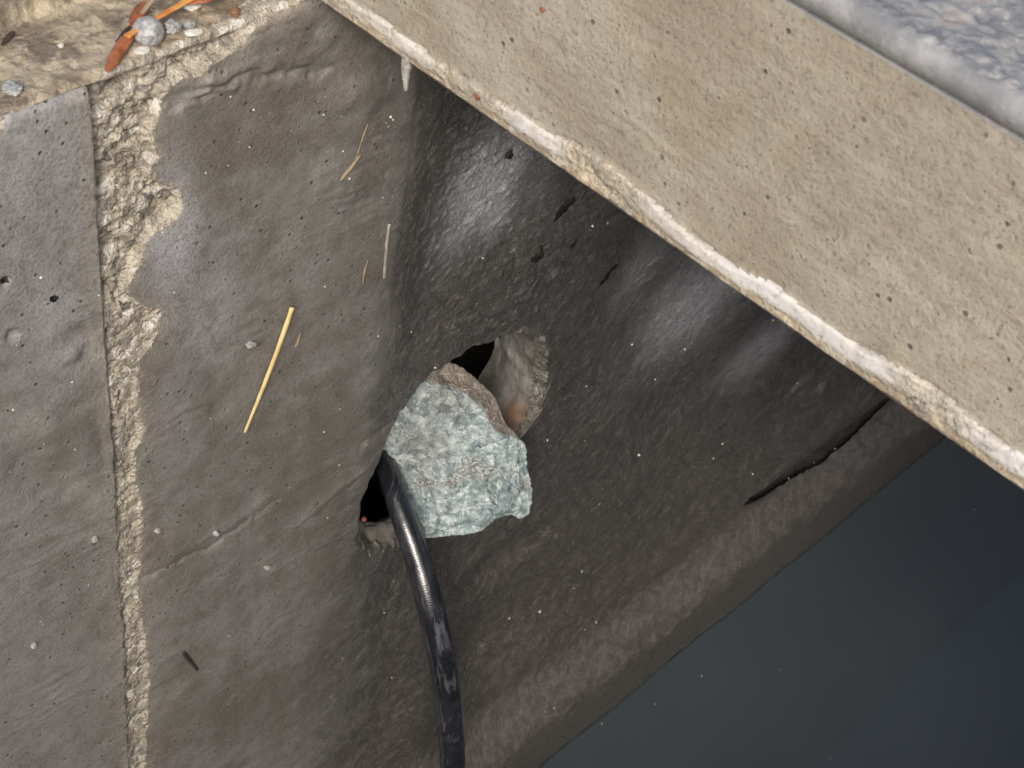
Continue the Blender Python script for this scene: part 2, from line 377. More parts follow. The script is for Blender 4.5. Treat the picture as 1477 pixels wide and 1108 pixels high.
joint_poly = [(126,122),(150,100),(200,75),(260,60),(300,40),(330,20),(360,0),(370,-60),(480,-60),(440,0),(400,22),(372,38),(350,60),(325,85),(300,96),
 (285,110),(262,112),(245,128),(232,150),(225,180),(222,205),(228,225),(214,250),(232,262),(258,275),(266,295),(256,315),(235,330),(213,345),
 (208,362),(200,380),(192,400),(184,425),(194,435),(234,450),(229,475),(217,500),(202,522),(198,560),(200,580),(208,620),(193,655),(196,690),
 (204,725),(208,760),(204,800),(200,850),(203,880),(211,930),(216,985),(212,1040),(210,1108),(214,1400),(190,1400),(183,1108),(178,1000),(174,900),
 (168,850),(162,700),(152,560),(147,475),(139,350),(132,220)]
near = (U > 60) & (U < 560) & (V > -120) & (V < 1450) & (XX > .12)
sd = np.full(XX.shape, -99.0)
jit = 5*fbm(XX[near], SS[near], .009, 3, 5)+3*gnoise(XX[near]/.0022, SS[near]/.0022, 9)
base_sd = poly_sd(U[near], V[near], joint_poly)
left_dist = U[near]-np.interp(V[near], [120,350,560,850,1108,1400], [126,139,152,168,183,190])
w_left = sstep(0, 14, left_dist)          # keep the left edge of the joint clean, let the right one fray
sd[near] = base_sd+jit*(.30+.9*w_left)
agg = sstep(-1.2, 1.2, sd)

h = .0022*fbm(XX, z, .13, 4, 1)*(1-.4*(XX < .25))
h += .0005*fbm(XX, z, .022, 4, 2)
wob = fbm(XX, z, .03, 3, 8)
wide = .010+.06*sstep(-.18, -.55, z)
nearlip = sstep(-.72, -.80, z)
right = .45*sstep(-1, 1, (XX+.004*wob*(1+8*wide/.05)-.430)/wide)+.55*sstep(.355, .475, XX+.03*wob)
trow_z = z+.10*(XX-.3)+.006*wob
patch = sstep(.0, .45, fbm(XX, z, .06, 2, 21))
h += .0007*patch*fbm(XX/7, trow_z, .006, 3, 4)*side
h += (.00008+.00045*right)*fbm(XX, z, .0045, 3, 6, .6)
h += .0010*right*(1-.6*nearlip)*fbm(XX, z+.25*XX, .013, 3, 12)
h += .0011*sstep(.43, .45, XX)*sstep(.66, .58, XX)*sstep(-.34, -.26, z)*sstep(-.02, -.10, z)*np.maximum(0, fbm(XX, z, .0042, 2, 171)+.1)*side
h += .0008*right*(1-.7*nearlip)*np.maximum(0, gnoise(XX/.006, z/.004, 14))**1.5
fold_up = sstep(-.62, -.20, z)
h -= side*(.0007*sstep(.427, .433, XX+.003*wob)*sstep(-.35, -.12, z)+.009*sstep(.415, .475, XX)*(.35+.65*fold_up))
h += side*.011*fbm(XX, z*.8+.3*XX, .17, 2, 170)*sstep(.44, .60, XX)*(1-.85*sstep(-.66, -.80, z))
# the left panel stands slightly proud and leans back towards the left
left = sstep(.2562, .2550, XX)
h += left*side*(.0012-.05*(.255-np.clip(XX, .0, .255)))
# broken joint: crumbly, with fracture folds across it
msk = (sd > -3) | ((np.abs(np.hypot(XX-.5035, z+.376)-.085) < .02))
xm, sm = XX[msk], SS[msk]
depth = sstep(0, 8, sd)
ld, lid = cells(xm, sm+.3*xm, .0060, 3); l2, l2i = cells(xm+.01, sm, .0031, 8)
lump = np.zeros(XX.shape)
fold = np.abs(fbm(xm*.45+.30*sm, sm-.25*xm, .010, 3, 44)); fold2 = np.abs(fbm(xm, sm, .020, 3, 45))
lump[msk] = .0012*(.75-ld)*(.4+lid)+.0009*(.7-l2)*(.4+l2i)+.0026*fbm(xm, sm, .014, 4, 15)-.0042*np.exp(-(fold/.05)**2)*(.3+.7*sstep(-.1, .3, fbm(xm, sm, .02, 2, 46)))+.0016*(1-fold2*3)+.0008*gnoise(xm/.0017, sm/.0017, 47)
upper = sstep(-.16, -.03, z)
h = np.where(sd > -2, h*(1-.6*depth)+side*depth*(-.0022-.0036*upper+lump*(.6+.4*upper)), h)
# small relief marks copied from the photograph
def window(lo, hi, pad):
    i0, i1 = np.searchsorted(xs, [lo[0]-pad, hi[0]+pad]); j0, j1 = np.searchsorted(ss, [-hi[1]-pad, -lo[1]+pad])
    return slice(max(i0-1, 0), i1+1), slice(max(j0-1, 0), j1+1)
def dent(px, py, rx, rz, d, ang=0.0, sharp=1.6):
    p = atw(px, py); r = max(rx, rz)*2.6; w = window((p[0], p[2]), (p[0], p[2]), r)
    dx, dz = XX[w]-p[0], z[w]-p[2]; c, s_ = math.cos(ang), math.sin(ang)
    k = 1+.35*gnoise(dx/(rx*1.1)+px, dz/(rx*1.1), 7)
    a, b = dx*c+dz*s_, -dx*s_+dz*c
    h[w] -= d*side[w]*np.exp(-(((a/rx)**2+(b/rz)**2)*k)**sharp)
for a in ((733,222,.004,.004,.002,0,1.6),(790,392,.0050,.003,.002,.6,1.6),(1150,548,.02,.008,.004,.2),
          (1178,552,.012,.01,-.004,0),(118,492,.007,.012,.0022,.5),(105,510,.006,.004,-.0015,.3),(92,640,.012,.03,-.0030,.5),(75,690,.012,.03,.0030,.6),
          (520,128,.010,.018,-.0028,.9),(500,160,.016,.022,-.0015,.9),(470,60,.006,.004,-.0007,.4),(455,40,.004,.004,.0006,0),(490,265,.012,.022,-.0018,.8),
          (21,485,.003,.003,.002,0),(10,408,.002,.002,.0025,0),(300,545,.006,.012,.0014,.7),(315,590,.005,.008,.0012,.7),(340,505,.004,.014,.0014,.8),
          (730,790,.05,.02,.0045,.1),(680,940,.02,.05,.005,.2),(740,900,.05,.06,.006,.2),(600,1040,.03,.05,-.006,.3)): dent(*a)
def groove(pts, width, d, rough=.4):
    P = [atw(*p) for p in pts]; q = np.array(P); w = window((q[:, 0].min(), q[:, 2].min()), (q[:, 0].max(), q[:, 2].max()), width*4)
    xw, zw = XX[w], z[w]; dd = np.full(xw.shape, 9.0); nz = fbm(xw, zw, width*3, 2, 50)
    zz = zw+rough*width*2*nz
    for a, b in zip(P[:-1], P[1:]):
        e = b-a; t = np.clip(((xw-a[0])*e[0]+(zz-a[2])*e[2])/(e[0]**2+e[2]**2), 0, 1)
        dd = np.minimum(dd, np.hypot(xw-a[0]-t*e[0], zz-a[2]-t*e[2]))
    h[w] -= d*side[w]*np.exp(-(dd/width)**2)*(1+.5*nz)
cp = np.array([atw(*p) for p in ((1060,722),(1070,716),(1130,672),(1190,630),(1255,585),(1300,552),(1400,480))])
zc = np.interp(XX, cp[:, 0], cp[:, 2])+.005*fbm(XX, 0*z, .05, 2, 185)
wc_ = np.interp(XX, cp[:, 0], [.002, .012, .022, .034, .044, .05, .05])+1e-4
dz_c = z-zc
h += .16*wc_*sstep(0, 1, np.clip(1-np.abs(dz_c-1.0*wc_)/(1.3*wc_), 0, 1))*sstep(cp[0, 0], cp[1, 0]+.02, XX)*side
groove([(205,835),(250,815),(300,790),(345,760),(400,722)], .0022, .0010, .9)
groove([(255,800),(320,762),(385,720)], .004, -.0007)
groove([(365,700),(372,790),(384,960)], .0035, .0003)
groove([(520,640),(580,600)], .003, .0014)
groove([(545,655),(500,690),(440,745)], .0035, -.0008)
groove([(240,150),(300,140),(345,110),(470,100)], .0028, .0018, .8)
groove([(300,105),(330,122),(270,150)], .004, -.0022, .8)
# high-water lip near the water: swells out, then tucks back under
lipz = -.83+.012*fbm(XX, 0*z, .3, 3, 60)
h += (.030*sstep(lipz+.040, lipz-.018, z)-.19*np.clip(lipz-.025-z, 0, .16))*side+.004*np.exp(-((z-lipz+.02)/.018)**2)*side*fbm(XX, z, .035, 3, 61)
# rim top
step_up = sstep(.047, .052, BY+.003*fbm(XX, BY, .02, 3, 70)+.0015*gnoise(XX/.004, BY/.004, 3))
h += (1-side)*(.0016*fbm(XX, BY, .012, 4, 71)+.0009*np.minimum(0, gnoise(XX/.0035, BY/.0035, 72))+.006*step_up-.0012*np.exp(-((BY-.044)/.006)**2))
h += -(.0014+.0030*np.maximum(0, fbm(XX, 0*z, .011, 3, 73)))*np.exp(-(SS/.0035)**2)
chip = np.exp(-((XX-.214)/.009)**2)*sstep(-.5, .2, fbm(XX, SS, .006, 3, 80))+np.exp(-((XX-.185)/.012)**2)*.8
h += -.006*chip*np.exp(-(SS/.006)**2)
agg = np.maximum(agg, sstep(.35, .5, chip)*sstep(.010, .008, np.abs(SS-.001)+.005*fbm(XX, SS, .007, 3, 81)))

# the hole
HX, HZ, HR = 0.5035, -0.376, 0.0815
def hole_r(th):
    return HR*(1-.10*np.exp(-((th-1.45)/.55)**2)-.06*np.exp(-((th-.15)/.6)**2)+.022*np.sin(2*th+.6)+.018*np.sin(3*th+2)+.020*gnoise(np.cos(th)*3+7, np.sin(th)*3, 90)+.022*gnoise(np.cos(th)*7, np.sin(th)*7+4, 91)+.012*gnoise(np.cos(th)*16, np.sin(th)*16+4, 95))
rho = np.hypot(XX-HX, z-HZ); TH = np.arctan2(z-HZ, XX-HX)
rp = rho-hole_r(TH)
brk = sstep(-.4, .9, np.cos(TH-math.radians(52)))+.7*sstep(.55, .95, np.cos(TH-math.radians(-128)))     # where the edge is broken away
bw = np.maximum(.0035, .0035+.011*brk*(.55+.9*fbm(XX, z, .016, 3, 92))*(.35+.65*sstep(.3, .95, np.sin(TH))+.4*(TH < -1.2)))
lipdrop = np.where(rp < bw, np.clip(1-np.clip(rp, 0, 1)/bw, 0, 1)**1.5, 0)
h = h-lipdrop*(.0035+.006*brk)*side
ring = sstep(bw*1.0, bw*.7, rp+.0035*fbm(XX, z, .008, 3, 93))*sstep(.15, .5, brk)
h = h+ring*side*(.0016*fbm(XX, z, .009, 3, 94)+.22*lump)
h += .003*np.exp(-(rp/.03)**2)*side*sstep(.2, .9, np.cos(TH-math.radians(150)))   # slight swelling on the upper left edge

nrm = np.stack([0*XX, -side, 1-side], -1); nrm /= np.linalg.norm(nrm, axis=-1)[..., None]
pull = .0014*np.exp(-(SS/.003)**2)
co = np.stack([XX, BY, BZ], -1)+nrm*(h-pull)[..., None]

film_sheen = np.zeros(XX.shape)  # right of the fold: sky sheen painted as pale colour; left: bluish film
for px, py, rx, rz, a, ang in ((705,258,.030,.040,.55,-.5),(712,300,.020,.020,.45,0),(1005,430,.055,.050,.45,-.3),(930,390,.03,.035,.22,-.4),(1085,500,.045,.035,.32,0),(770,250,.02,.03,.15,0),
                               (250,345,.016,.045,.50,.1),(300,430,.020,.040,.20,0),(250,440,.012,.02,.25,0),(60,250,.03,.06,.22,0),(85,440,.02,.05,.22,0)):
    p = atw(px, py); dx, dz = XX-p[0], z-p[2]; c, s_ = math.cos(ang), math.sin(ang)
    film_sheen = np.maximum(film_sheen, a*np.exp(-(((dx*c+dz*s_)/rx)**2+((-dx*s_+dz*c)/rz)**2)**1.2))
film_sheen = np.clip(film_sheen*1.7*(1+.5*fbm(XX, z, .035, 3, 100)), 0, .9)*side
tone = .8*fbm(XX, z, .11, 4, 160)+.38*fbm(XX, z/8, .024, 3, 161)+.40*fbm(XX, z, .014, 3, 163)+.25*fbm(XX/3, trow_z, .012, 2, 162)+.25*sstep(.27, .20, XX)+.25*film_sheen
silt = sstep(lipz-.005, lipz-.05, z+.012*fbm(XX, z, .04, 3, 101))*side
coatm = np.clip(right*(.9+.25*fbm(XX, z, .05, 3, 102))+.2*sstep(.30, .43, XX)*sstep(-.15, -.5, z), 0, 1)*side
deepw = np.clip(1-agg, 0, 1)

# air holes and a deep crease: openings with a real hollow behind them
def ell(px, py, rx, rz, ang, n=26):
    p = atw(px, py); t = np.linspace(0, 2*np.pi, n, endpoint=False); k = 1+.16*np.sin(3*t+px)+.10*np.sin(5*t+py)
    a, b = rx*k*np.cos(t), rz*k*np.sin(t); c, s_ = math.cos(ang), math.sin(ang)
    return np.stack([p[0]+a*c-b*s_, p[2]+a*s_+b*c], -1)
cuts = [('air_hole', ell(808, 297, .0085, .0036, .62), .012), ('air_hole', ell(770, 362, .0048, .0046, 0), .012), ('air_hole', ell(876, 395, .0078, .0026, .55), .010),
        ('air_hole', ell(734, 223, .0022, .0022, 0), .007), ('air_hole', ell(823, 348, .0024, .0016, .5), .007), ('air_hole', ell(10, 408, .0011, .0013, .2), .005), ('air_hole', ell(78, 431, .0009, .0011, .2), .005)]
cr_px = [(1064,721),(1074,706),(1110,681),(1150,654),(1185,626),(1225,594),(1262,566),(1275,572),(1245,600),(1207,633),(1168,664),(1122,693),(1084,716)]
crp = np.array([atw(*p)[[0, 2]] for p in cr_px]); mid_ = np.interp(crp[:, 0], [crp[0, 0], crp[:, 0].max()], [crp[0, 1], crp[6:8, 1].mean()])
crp[:, 1] = mid_+(crp[:, 1]-mid_)*.80
cuts.append(('crease', crp, .020))
cut_sd = np.full(XX.shape, -1.0)
for nm_, poly, dep_ in cuts:
    w = window(poly.min(0), poly.max(0), .006)
    cut_sd[w] = np.maximum(cut_sd[w], poly_sd(XX[w], z[w], poly)+.0006*gnoise(XX[w]/.004, z[w]/.004, 195))
quads = grid_quads(nx, ns)[:, [0, 3, 2, 1]][:, ::-1]
fl = lambda a: a.ravel()
qmean = lambda a: fl(a)[quads].mean(1)
q_hole = ((fl(rp)[quads].min(1) < 0) | (fl(cut_sd)[quads].max(1) > 0)) & (qmean(side) > .5)
q_agg = (qmean(agg) > .5) & ~q_hole
q_ring = (qmean(ring) > .5) & ~q_hole & ~q_agg
q_top = (qmean(SS) < 0) & ~q_agg
q_face = ~(q_hole | q_agg | q_top | q_ring)
wall = empty('concrete_wall', (.5, 0, -1.2))
tag(wall, 'grey-brown concrete pit wall with a broken vertical joint and a round hole', 'wall', kind='thing')
algae = sstep(WATER_Z+.010, WATER_Z+.004, z+.004*fbm(XX, z, .02, 3, 180))*side
dust = np.clip(np.exp(np.minimum(sd, 0)/13.0), 0, 1)*(sd > -60)*np.clip(.55+.9*fbm(XX, SS, .006, 3, 190), 0, 1)
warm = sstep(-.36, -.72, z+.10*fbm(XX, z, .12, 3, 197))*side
W = dict(warm=warm, dust=dust, algae=algae, coat=coatm, film_sheen=film_sheen, silt=silt, tone=tone)
cof = co.reshape(-1, 3)
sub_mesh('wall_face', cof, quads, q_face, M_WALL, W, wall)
tag(sub_mesh('broken_joint', cof, quads, q_agg, M_AGG, {}, wall), 'rough tan joint with broken edge and exposed aggregate')
tag(sub_mesh('rim', cof, quads, q_top, M_RIM, dict(wet=step_up), wall), 'pitted tan top edge of the wall')
tag(sub_mesh('chipped_hole_edge', cof, quads, q_ring, mat_agg('chipped_concrete', .36, .5), {}, wall), 'chipped paler concrete round the hole')
for nm_, poly, dep_ in cuts:
    cl = np.vstack([poly, poly[:1]]); sg_ = np.r_[0, np.cumsum(np.linalg.norm(np.diff(cl, axis=0), axis=1))]; nq = 60
    tq = np.linspace(0, sg_[-1], nq, endpoint=False); o2 = np.stack([np.interp(tq, sg_, cl[:, 0]), np.interp(tq, sg_, cl[:, 1])], -1)
    tg = np.roll(o2, -1, 0)-np.roll(o2, 1, 0); nn = np.stack([tg[:, 1], -tg[:, 0]], -1); nn /= np.linalg.norm(nn, axis=1)[:, None]+1e-9
    if np.mean(np.sum(nn*(o2-o2.mean(0)), 1)) < 0: nn = -nn
    grid_ = float(np.diff(xs)[np.searchsorted(xs, o2[:, 0].mean())])
    e = o2+nn*grid_*1.3; iy = np.clip(np.searchsorted(xs, e[:, 0]), 0, nx-1); jy = np.clip(np.searchsorted(ss, -e[:, 1]), 0, ns-1); ysf = co[iy, jy, 1]
    rr_ = []
    for ex, dy in ((grid_*1.6, .0003), (grid_*1.8+dep_*.12, dep_*.15), (grid_*2.0+dep_*.25, dep_*.7), (-.0004, dep_), (-.0012, dep_*1.05)):
        q2 = o2+nn*ex if ex > 0 else o2.mean(0)+(o2-o2.mean(0))*(.75 if ex > -.001 else .05)
        rr_.append(np.stack([q2[:, 0], ysf+dy+.0006*gnoise(tq/.003, 0*tq+dy*900, 196), q2[:, 1]], -1))
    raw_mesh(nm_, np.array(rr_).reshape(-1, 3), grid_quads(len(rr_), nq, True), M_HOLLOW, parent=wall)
# the wall is thin here: a short bore, then a dark hollow in the soil behind it
nth, nd, DEEP = 200, 40, .052
th = np.linspace(0, 2*np.pi, nth, endpoint=False)[None, :]; dd = (np.linspace(0, 1, nd)*DEEP)[:, None]
k = sstep(.0, .02, dd)
R = (hole_r(th)+.0021)*(1-k)+HR*.985*(1-.03*np.sin(th*2))*k+.0030*fbm(th*HR+0*dd, dd+0*th, .030, 3, 110)*sstep(0, .008, dd)+.0022*fbm(th*HR+0*dd, dd*1.3+0*th, .011, 4, 112)*sstep(0, .006, dd)
R = R+.010*sstep(DEEP*.55, DEEP, dd)*(.7+.6*gnoise(th*1.9, 0*th, 111))
brk_t = sstep(-.4, .9, np.cos(th-math.radians(52)))+.7*sstep(.55, .95, np.cos(th-math.radians(-128)))
kd = .36+.64*sstep(-.25, .55, np.cos(th-math.radians(12)))
re_ = hole_r(th[0])+.0016
ei = np.clip(np.searchsorted(xs, HX+re_*np.cos(th[0])), 0, nx-1); ej = np.clip(np.searchsorted(ss, -(HZ+re_*np.sin(th[0]))), 0, ns-1)
ey = co[ei, ej, 1]; ey = np.minimum(ey, np.minimum(np.roll(ey, 1), np.roll(ey, -1)))[None, :]
RY = ey*np.exp(-dd*40)+.009*(1-np.exp(-dd*40))+dd*kd-.0004
bore = np.stack([HX+R*np.cos(th), RY+0*th, HZ+R*np.sin(th)], -1)
rust = np.exp(-(((th-np.radians(-27)+np.pi) % (2*np.pi)-np.pi)/.11)**2-((dd-.012)/.007)**2)*.8
tag(raw_mesh('hole_bore', bore.reshape(-1, 3), grid_quads(nd, nth, True), M_PIPE, dict(deep=(sstep(.008, .018, dd+.005*gnoise(np.cos(th)*5, np.sin(th)*5+dd*90, 3))+0*th), rust=rust), wall), 'grey inner side of the round hole with a rust spot')
hol = [bore[-1]]
for dy, r_ in ((.004, .12), (.008, .20), (.12, .22), (.26, .21), (.31, .14), (.32, .01)):
    f_ = min(1, dy/.12); hol.append(np.stack([HX+r_*np.cos(th[0]), (1-f_)*bore[-1][:, 1]+f_*.06+dy, HZ+r_*np.sin(th[0])], -1))
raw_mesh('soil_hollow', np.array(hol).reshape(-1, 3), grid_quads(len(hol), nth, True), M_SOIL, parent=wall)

# ------------------------------------------------------------------ concrete slab lying over the pit
SX, ST, SW = 0.3725, 0.113, 0.50
slab = empty('concrete_slab', (.65, -.3, 0)); tag(slab, 'tan concrete cover slab with whitish crusted lower edge, bridging the pit', 'slab', kind='thing')
tb = [(SX+SW, .001), (SX+.02, .001), (SX+.0025, .001), (SX+.0006, .0016), (SX, .0035)]
face = [(SX, v) for v in np.arange(.0042, ST-.0015, .0008)]
cr = .0058; nose = []
for a in np.linspace(-70, 90, 34):
    nose.append((SX+.0030-cr*math.cos(math.radians(a)), ST+.0052+cr*math.sin(math.radians(a))))
topz = nose[-1][1]
nose += [(SX+.0030+v, topz-.004*min(1, v/.03)) for v in np.r_[np.arange(.001, .15, .0012), np.linspace(.16, SW, 12)]]
prof = np.array(tb+face+nose); npf = len(prof); n_under, n_face = len(tb), len(tb)+len(face)
ys = steps((.13, .03, .004), (.03, -.36, .0008), (-.36, -1.18, .008))
PXg, YY = np.meshgrid(np.arange(npf), ys, indexing='ij'); X0 = prof[PXg, 0]; Z0 = prof[PXg, 1]
tan_ = np.gradient(prof, axis=0); tan_ /= np.linalg.norm(tan_, axis=1)[:, None]
pn = np.stack([-tan_[:, 1], tan_[:, 0]], -1)
pn[:3] = (0, -1); pn[3] = (-.7, -.7); pn[n_face:][np.arange(npf-n_face) > 40] = (0, 1)
is_face = (PXg >= n_under-1) & (PXg < n_face); is_top = PXg >= n_face
yk, lk = zip(*[(at(px, py, Z=0)[1], v) for px, py, v in ((450,0,.0125),(560,80,.014),(640,135,.013),(700,185,.0135),(770,225,.0150),(845,265,.0185),(890,300,.0195),(915,320,.0165),
      (960,355,.0140),(1050,420,.013),(1120,470,.0165),(1180,515,.0145),(1230,552,.0155),(1265,575,.0175),(1300,600,.0195),(1330,620,.0185),(1380,655,.016),(1477,718,.0165),(1600,800,.016))])
L = np.interp(-YY, -np.array(yk), lk)*.92+.0022*fbm(YY, Z0, .016, 4, 120)
crust = (sstep(.0014, -.0014, Z0-L))*is_face
upn = np.clip(Z0/L, 0, 1.2)
hs = np.zeros(X0.shape)
fz = Z0
hs += is_face*(.0007*fbm(YY, fz, .05, 3, 130)+.00035*fbm(YY/4, fz, .006, 3, 131)+.00022*fbm(YY, fz, .0035, 3, 132))
brok = np.zeros(X0.shape)
for px, py, wd in ((870, 280, .013), (1330, 622, .014), (640, 135, .006)):
    brok = np.maximum(brok, np.exp(-((YY-at(px, py, Z=0)[1])/wd)**2))
low = sstep(.30, .0, upn)
cn = fbm(YY, fz, .012, 4, 135); wv = fbm(YY, 0*YY, .03, 3, 134)
hs += crust*(1-low)*(.0008+.0011*sstep(.35, .62, upn)*(.7+.8*wv)+.0005*cn*(1+2.5*brok)+brok*.0016*fbm(YY, fz, .009, 2, 136))
e2 = np.abs(fbm(YY, fz*1.2, .013, 3, 138)); e3 = np.abs(fbm(YY+.5*fz, fz*.5, .022, 3, 168))
crack = crust*np.clip(brok*np.exp(-(e2/.03)**2)+.5*np.exp(-(e3/.008)**2)*sstep(.3, .6, upn), 0, 1)
hs -= .0022*crack
edge_on = sstep(-.15, .25, fbm(YY, 0*YY, .022, 3, 139))
edge_line = is_face*np.exp(-((Z0-L)/.0006)**2)*edge_on
hs -= .0016*edge_line
crack = np.clip(crack+.6*edge_line, 0, 1)*.7
hs += crust*low*.0004*fbm(YY, fz, .004, 3, 140)
flat = sstep(0, 1, (PXg-n_face-24)/9.0)*is_top
hs += is_top*(.0005*fbm(YY, X0, .03, 3, 141)+flat*(.0016*fbm(YY, X0+Z0, .010, 4, 142)+.0009*gnoise(YY/.004, X0/.004, 143)))
slab_dx = lambda y: .0035-.044*(y+.33)                # it lies a couple of degrees askew
sco = np.stack([X0+slab_dx(YY)+pn[PXg, 0]*hs, YY, Z0+pn[PXg, 1]*hs], -1).reshape(-1, 3)
wl = np.zeros(X0.shape)
for px, py, wd, a in ((1160, 500, .045, 1.), (1235, 555, .012, 1.), (1430, 688, .04, 1.), (770, 225, .016, .9), (960, 360, .018, .7), (560, 80, .03, .6), (1060, 430, .03, .8)):
    wl = np.maximum(wl, a*np.exp(-((YY-at(px, py, Z=0)[1])/wd)**4))
white = np.clip(sstep(.44, .60, upn+.16*fbm(YY, fz, .008, 3, 150))*(wl*1.15-.1+.5*fbm(YY, fz*2, .02, 3, 151))*(1-.85*brok)+.35*sstep(.12, .0, upn), 0, 1)
sq = grid_quads(npf, len(ys))
qm = lambda a: a.ravel()[sq].mean(1)
f_cr = (qm(crust) > .5); f_top = (sq // len(ys)).max(1) >= n_face+0; f_face = ~f_cr & ~f_top
A = dict(up=upn, white=white, flat=flat)
sub_mesh('slab_face', sco, sq, f_face, M_SLAB, {}, slab)
tag(sub_mesh('lime_crust', sco, sq, f_cr & ~f_top, M_CRUST, dict(up=upn, white=white, crack=crack), slab), 'white and rust-stained lime crust along the lower edge')
tag(sub_mesh('slab_top', sco, sq, f_top, M_TOP, dict(flat=flat), slab), 'bluish-grey wet worn top with rounded edge')
for yv, nm in ((ys[0], 'slab_end'), (ys[-1], 'slab_end')):
    e = np.array([(p[0]+slab_dx(yv), yv, p[1]) for p in prof[::6]])
    me = bpy.data.meshes.new(nm); me.from_pydata(e.tolist(), [], [list(range(len(e)))]); me.materials.append(M_SLAB)
    o = bpy.data.objects.new(nm, me); col.objects.link(o); o.parent = slab; o.matrix_parent_inverse = Matrix.Translation(-Vector(slab.location))
back = np.array([(SX+SW+slab_dx(yv), yv, zv) for yv, zv in ((ys[0], .001), (ys[-1], .001), (ys[-1], topz-.004), (ys[0], topz-.004))])
raw_mesh('slab_back', back, np.array([(0, 1, 2, 3)]), M_SLAB, parent=slab)
M_RED = mat_simple('brick_red', (.20, .055, .035), (.29, .09, .055), 200, .6)
for px, py, r in ((688, 140, .0011), (757, 192, .0009), (782, 14, .0009)):
    p = at(px, py, X=SX-.0012); p = at(px, py, X=SX-.0012+slab_dx(p[1]))
    blob('brick_chip', p, (r*.6, r*1.4, r), M_RED, int(px), parent=slab)
p = at(585, 90, Z=.001)+(.001, 0, 0); q = p+(.0005, -.0005, -.014)
tag(tube('lime_drip', [p+(0, 0, .004), p*.6+q*.4+(0, .0006, 0), q], [.0022, .0022, .0014, .0008], mat_simple('lime_grey', (.30, .29, .27), (.46, .44, .40), 300, .6, .001, 600), 34, 14, rough=.5, parent=slab), 'small grey lime drip hanging from the edge')

# ------------------------------------------------------------------ green stone wedged in the hole
p0 = at(672, 668, Y=-.014); fn = np.array([-.42, -.72, .55]); fn /= np.linalg.norm(fn)
outl = [(640,530),(664,531),(690,549),(707,565),(722,580),(728,600),(735,618),(752,634),(760,645),(762,675),(768,700),(769,722),(764,745),(752,751),(738,743),(716,750),(703,762),
        (690,770),(672,772),(650,777),(632,783),(618,786),(606,776),(597,752),(586,722),(570,700),(550,672),(540,640),(552,612),(574,592),(590,576),(606,560),(622,545)]
OL = np.array([at_plane(*p, p0, fn) for p in outl]); cen = OL.mean(0)
e1 = np.array([1, 0, 0])-fn*fn[0]; e1 /= np.linalg.norm(e1); e2_ = np.cross(fn, e1)
o2 = np.stack([(OL-cen) @ e1, (OL-cen) @ e2_], -1); ang = np.unwrap(np.arctan2(o2[:, 1], o2[:, 0]))
cl = np.vstack([o2, o2[:1]]); seg = np.r_[0, np.cumsum(np.linalg.norm(np.diff(cl, axis=0), axis=1))]
na = 220; tt = np.linspace(0, seg[-1], na, endpoint=False); ring2 = np.stack([np.interp(tt, seg, cl[:, 0]), np.interp(tt, seg, cl[:, 1])], -1)
ring2 *= (1+.012*gnoise(tt/.004, 0*tt, 200)+.012*gnoise(tt/.0016, 0*tt, 201))[:, None]
rings = []; t_front = np.linspace(.0, 1, 70)
for t in t_front: rings.append((ring2*t, np.full(na, 0.0), np.full(na, t), 0))
for kx, (dz_, sc) in enumerate(zip(np.linspace(.0012, .058, 36), 1-.42*np.linspace(0, 1, 36)**1.4)): rings.append((ring2*sc, np.full(na, -dz_), np.full(na, 1.0), kx+1))
for t in np.linspace(.9, 0.02, 12): rings.append((ring2*.58*t, np.full(na, -.058-.006*(1-t)), np.full(na, 1.0), 99))
A2 = np.array([r[0] for r in rings]); HH = np.array([r[1] for r in rings]); TT = np.array([r[2] for r in rings]); KK = np.array([np.full(na, r[3]) for r in rings])
front = KK == 0
def to2(px, py): v = at_plane(px, py, p0, fn)-cen; return np.array([v @ e1, v @ e2_])
brown = np.zeros(front.shape); relief = np.zeros(front.shape)
cut = [to2(632, 556), to2(668, 568), to2(694, 588), to2(712, 622), to2(756, 640)]
dcut = np.full(front.shape, 9.0); sgn = np.ones(front.shape)
for a, b in zip(cut[:-1], cut[1:]):
    e = b-a; rel = A2-a; t = np.clip((rel @ e)/(e @ e), 0, 1); dv = rel-t[..., None]*e; dist = np.linalg.norm(dv, axis=-1)
    cr_ = e[0]*rel[..., 1]-e[1]*rel[..., 0]; upd = dist < dcut; dcut = np.where(upd, dist, dcut); sgn = np.where(upd, np.sign(cr_), sgn)
insgn = np.sign((cut[2]-cut[1])[0]*(-cut[1])[1]-(cut[2]-cut[1])[1]*(-cut[1])[0])
beyond = np.where(sgn == insgn, 0, dcut)
relief -= np.minimum(beyond, .012)*.75
brown = np.where(front, sstep(.0004, .0016, beyond), sstep(4, 16, KK)*.8)
x2, y2 = A2[..., 0], A2[..., 1]
ed = sstep(.72, 1, TT)
relief += .0042*(1-np.linalg.norm(A2, axis=-1)**2/.002)*.5-.0022*ed*ed
relief += .0020*fbm(x2+.3*y2, y2, .022, 4, 210)+.0021*fbm(x2, y2*2.2+x2, .006, 4, 211)+.0008*fbm(x2, y2, .0022, 2, 213)
relief += .0022*np.abs(fbm(x2-.5*y2, y2*.5, .014, 3, 212))
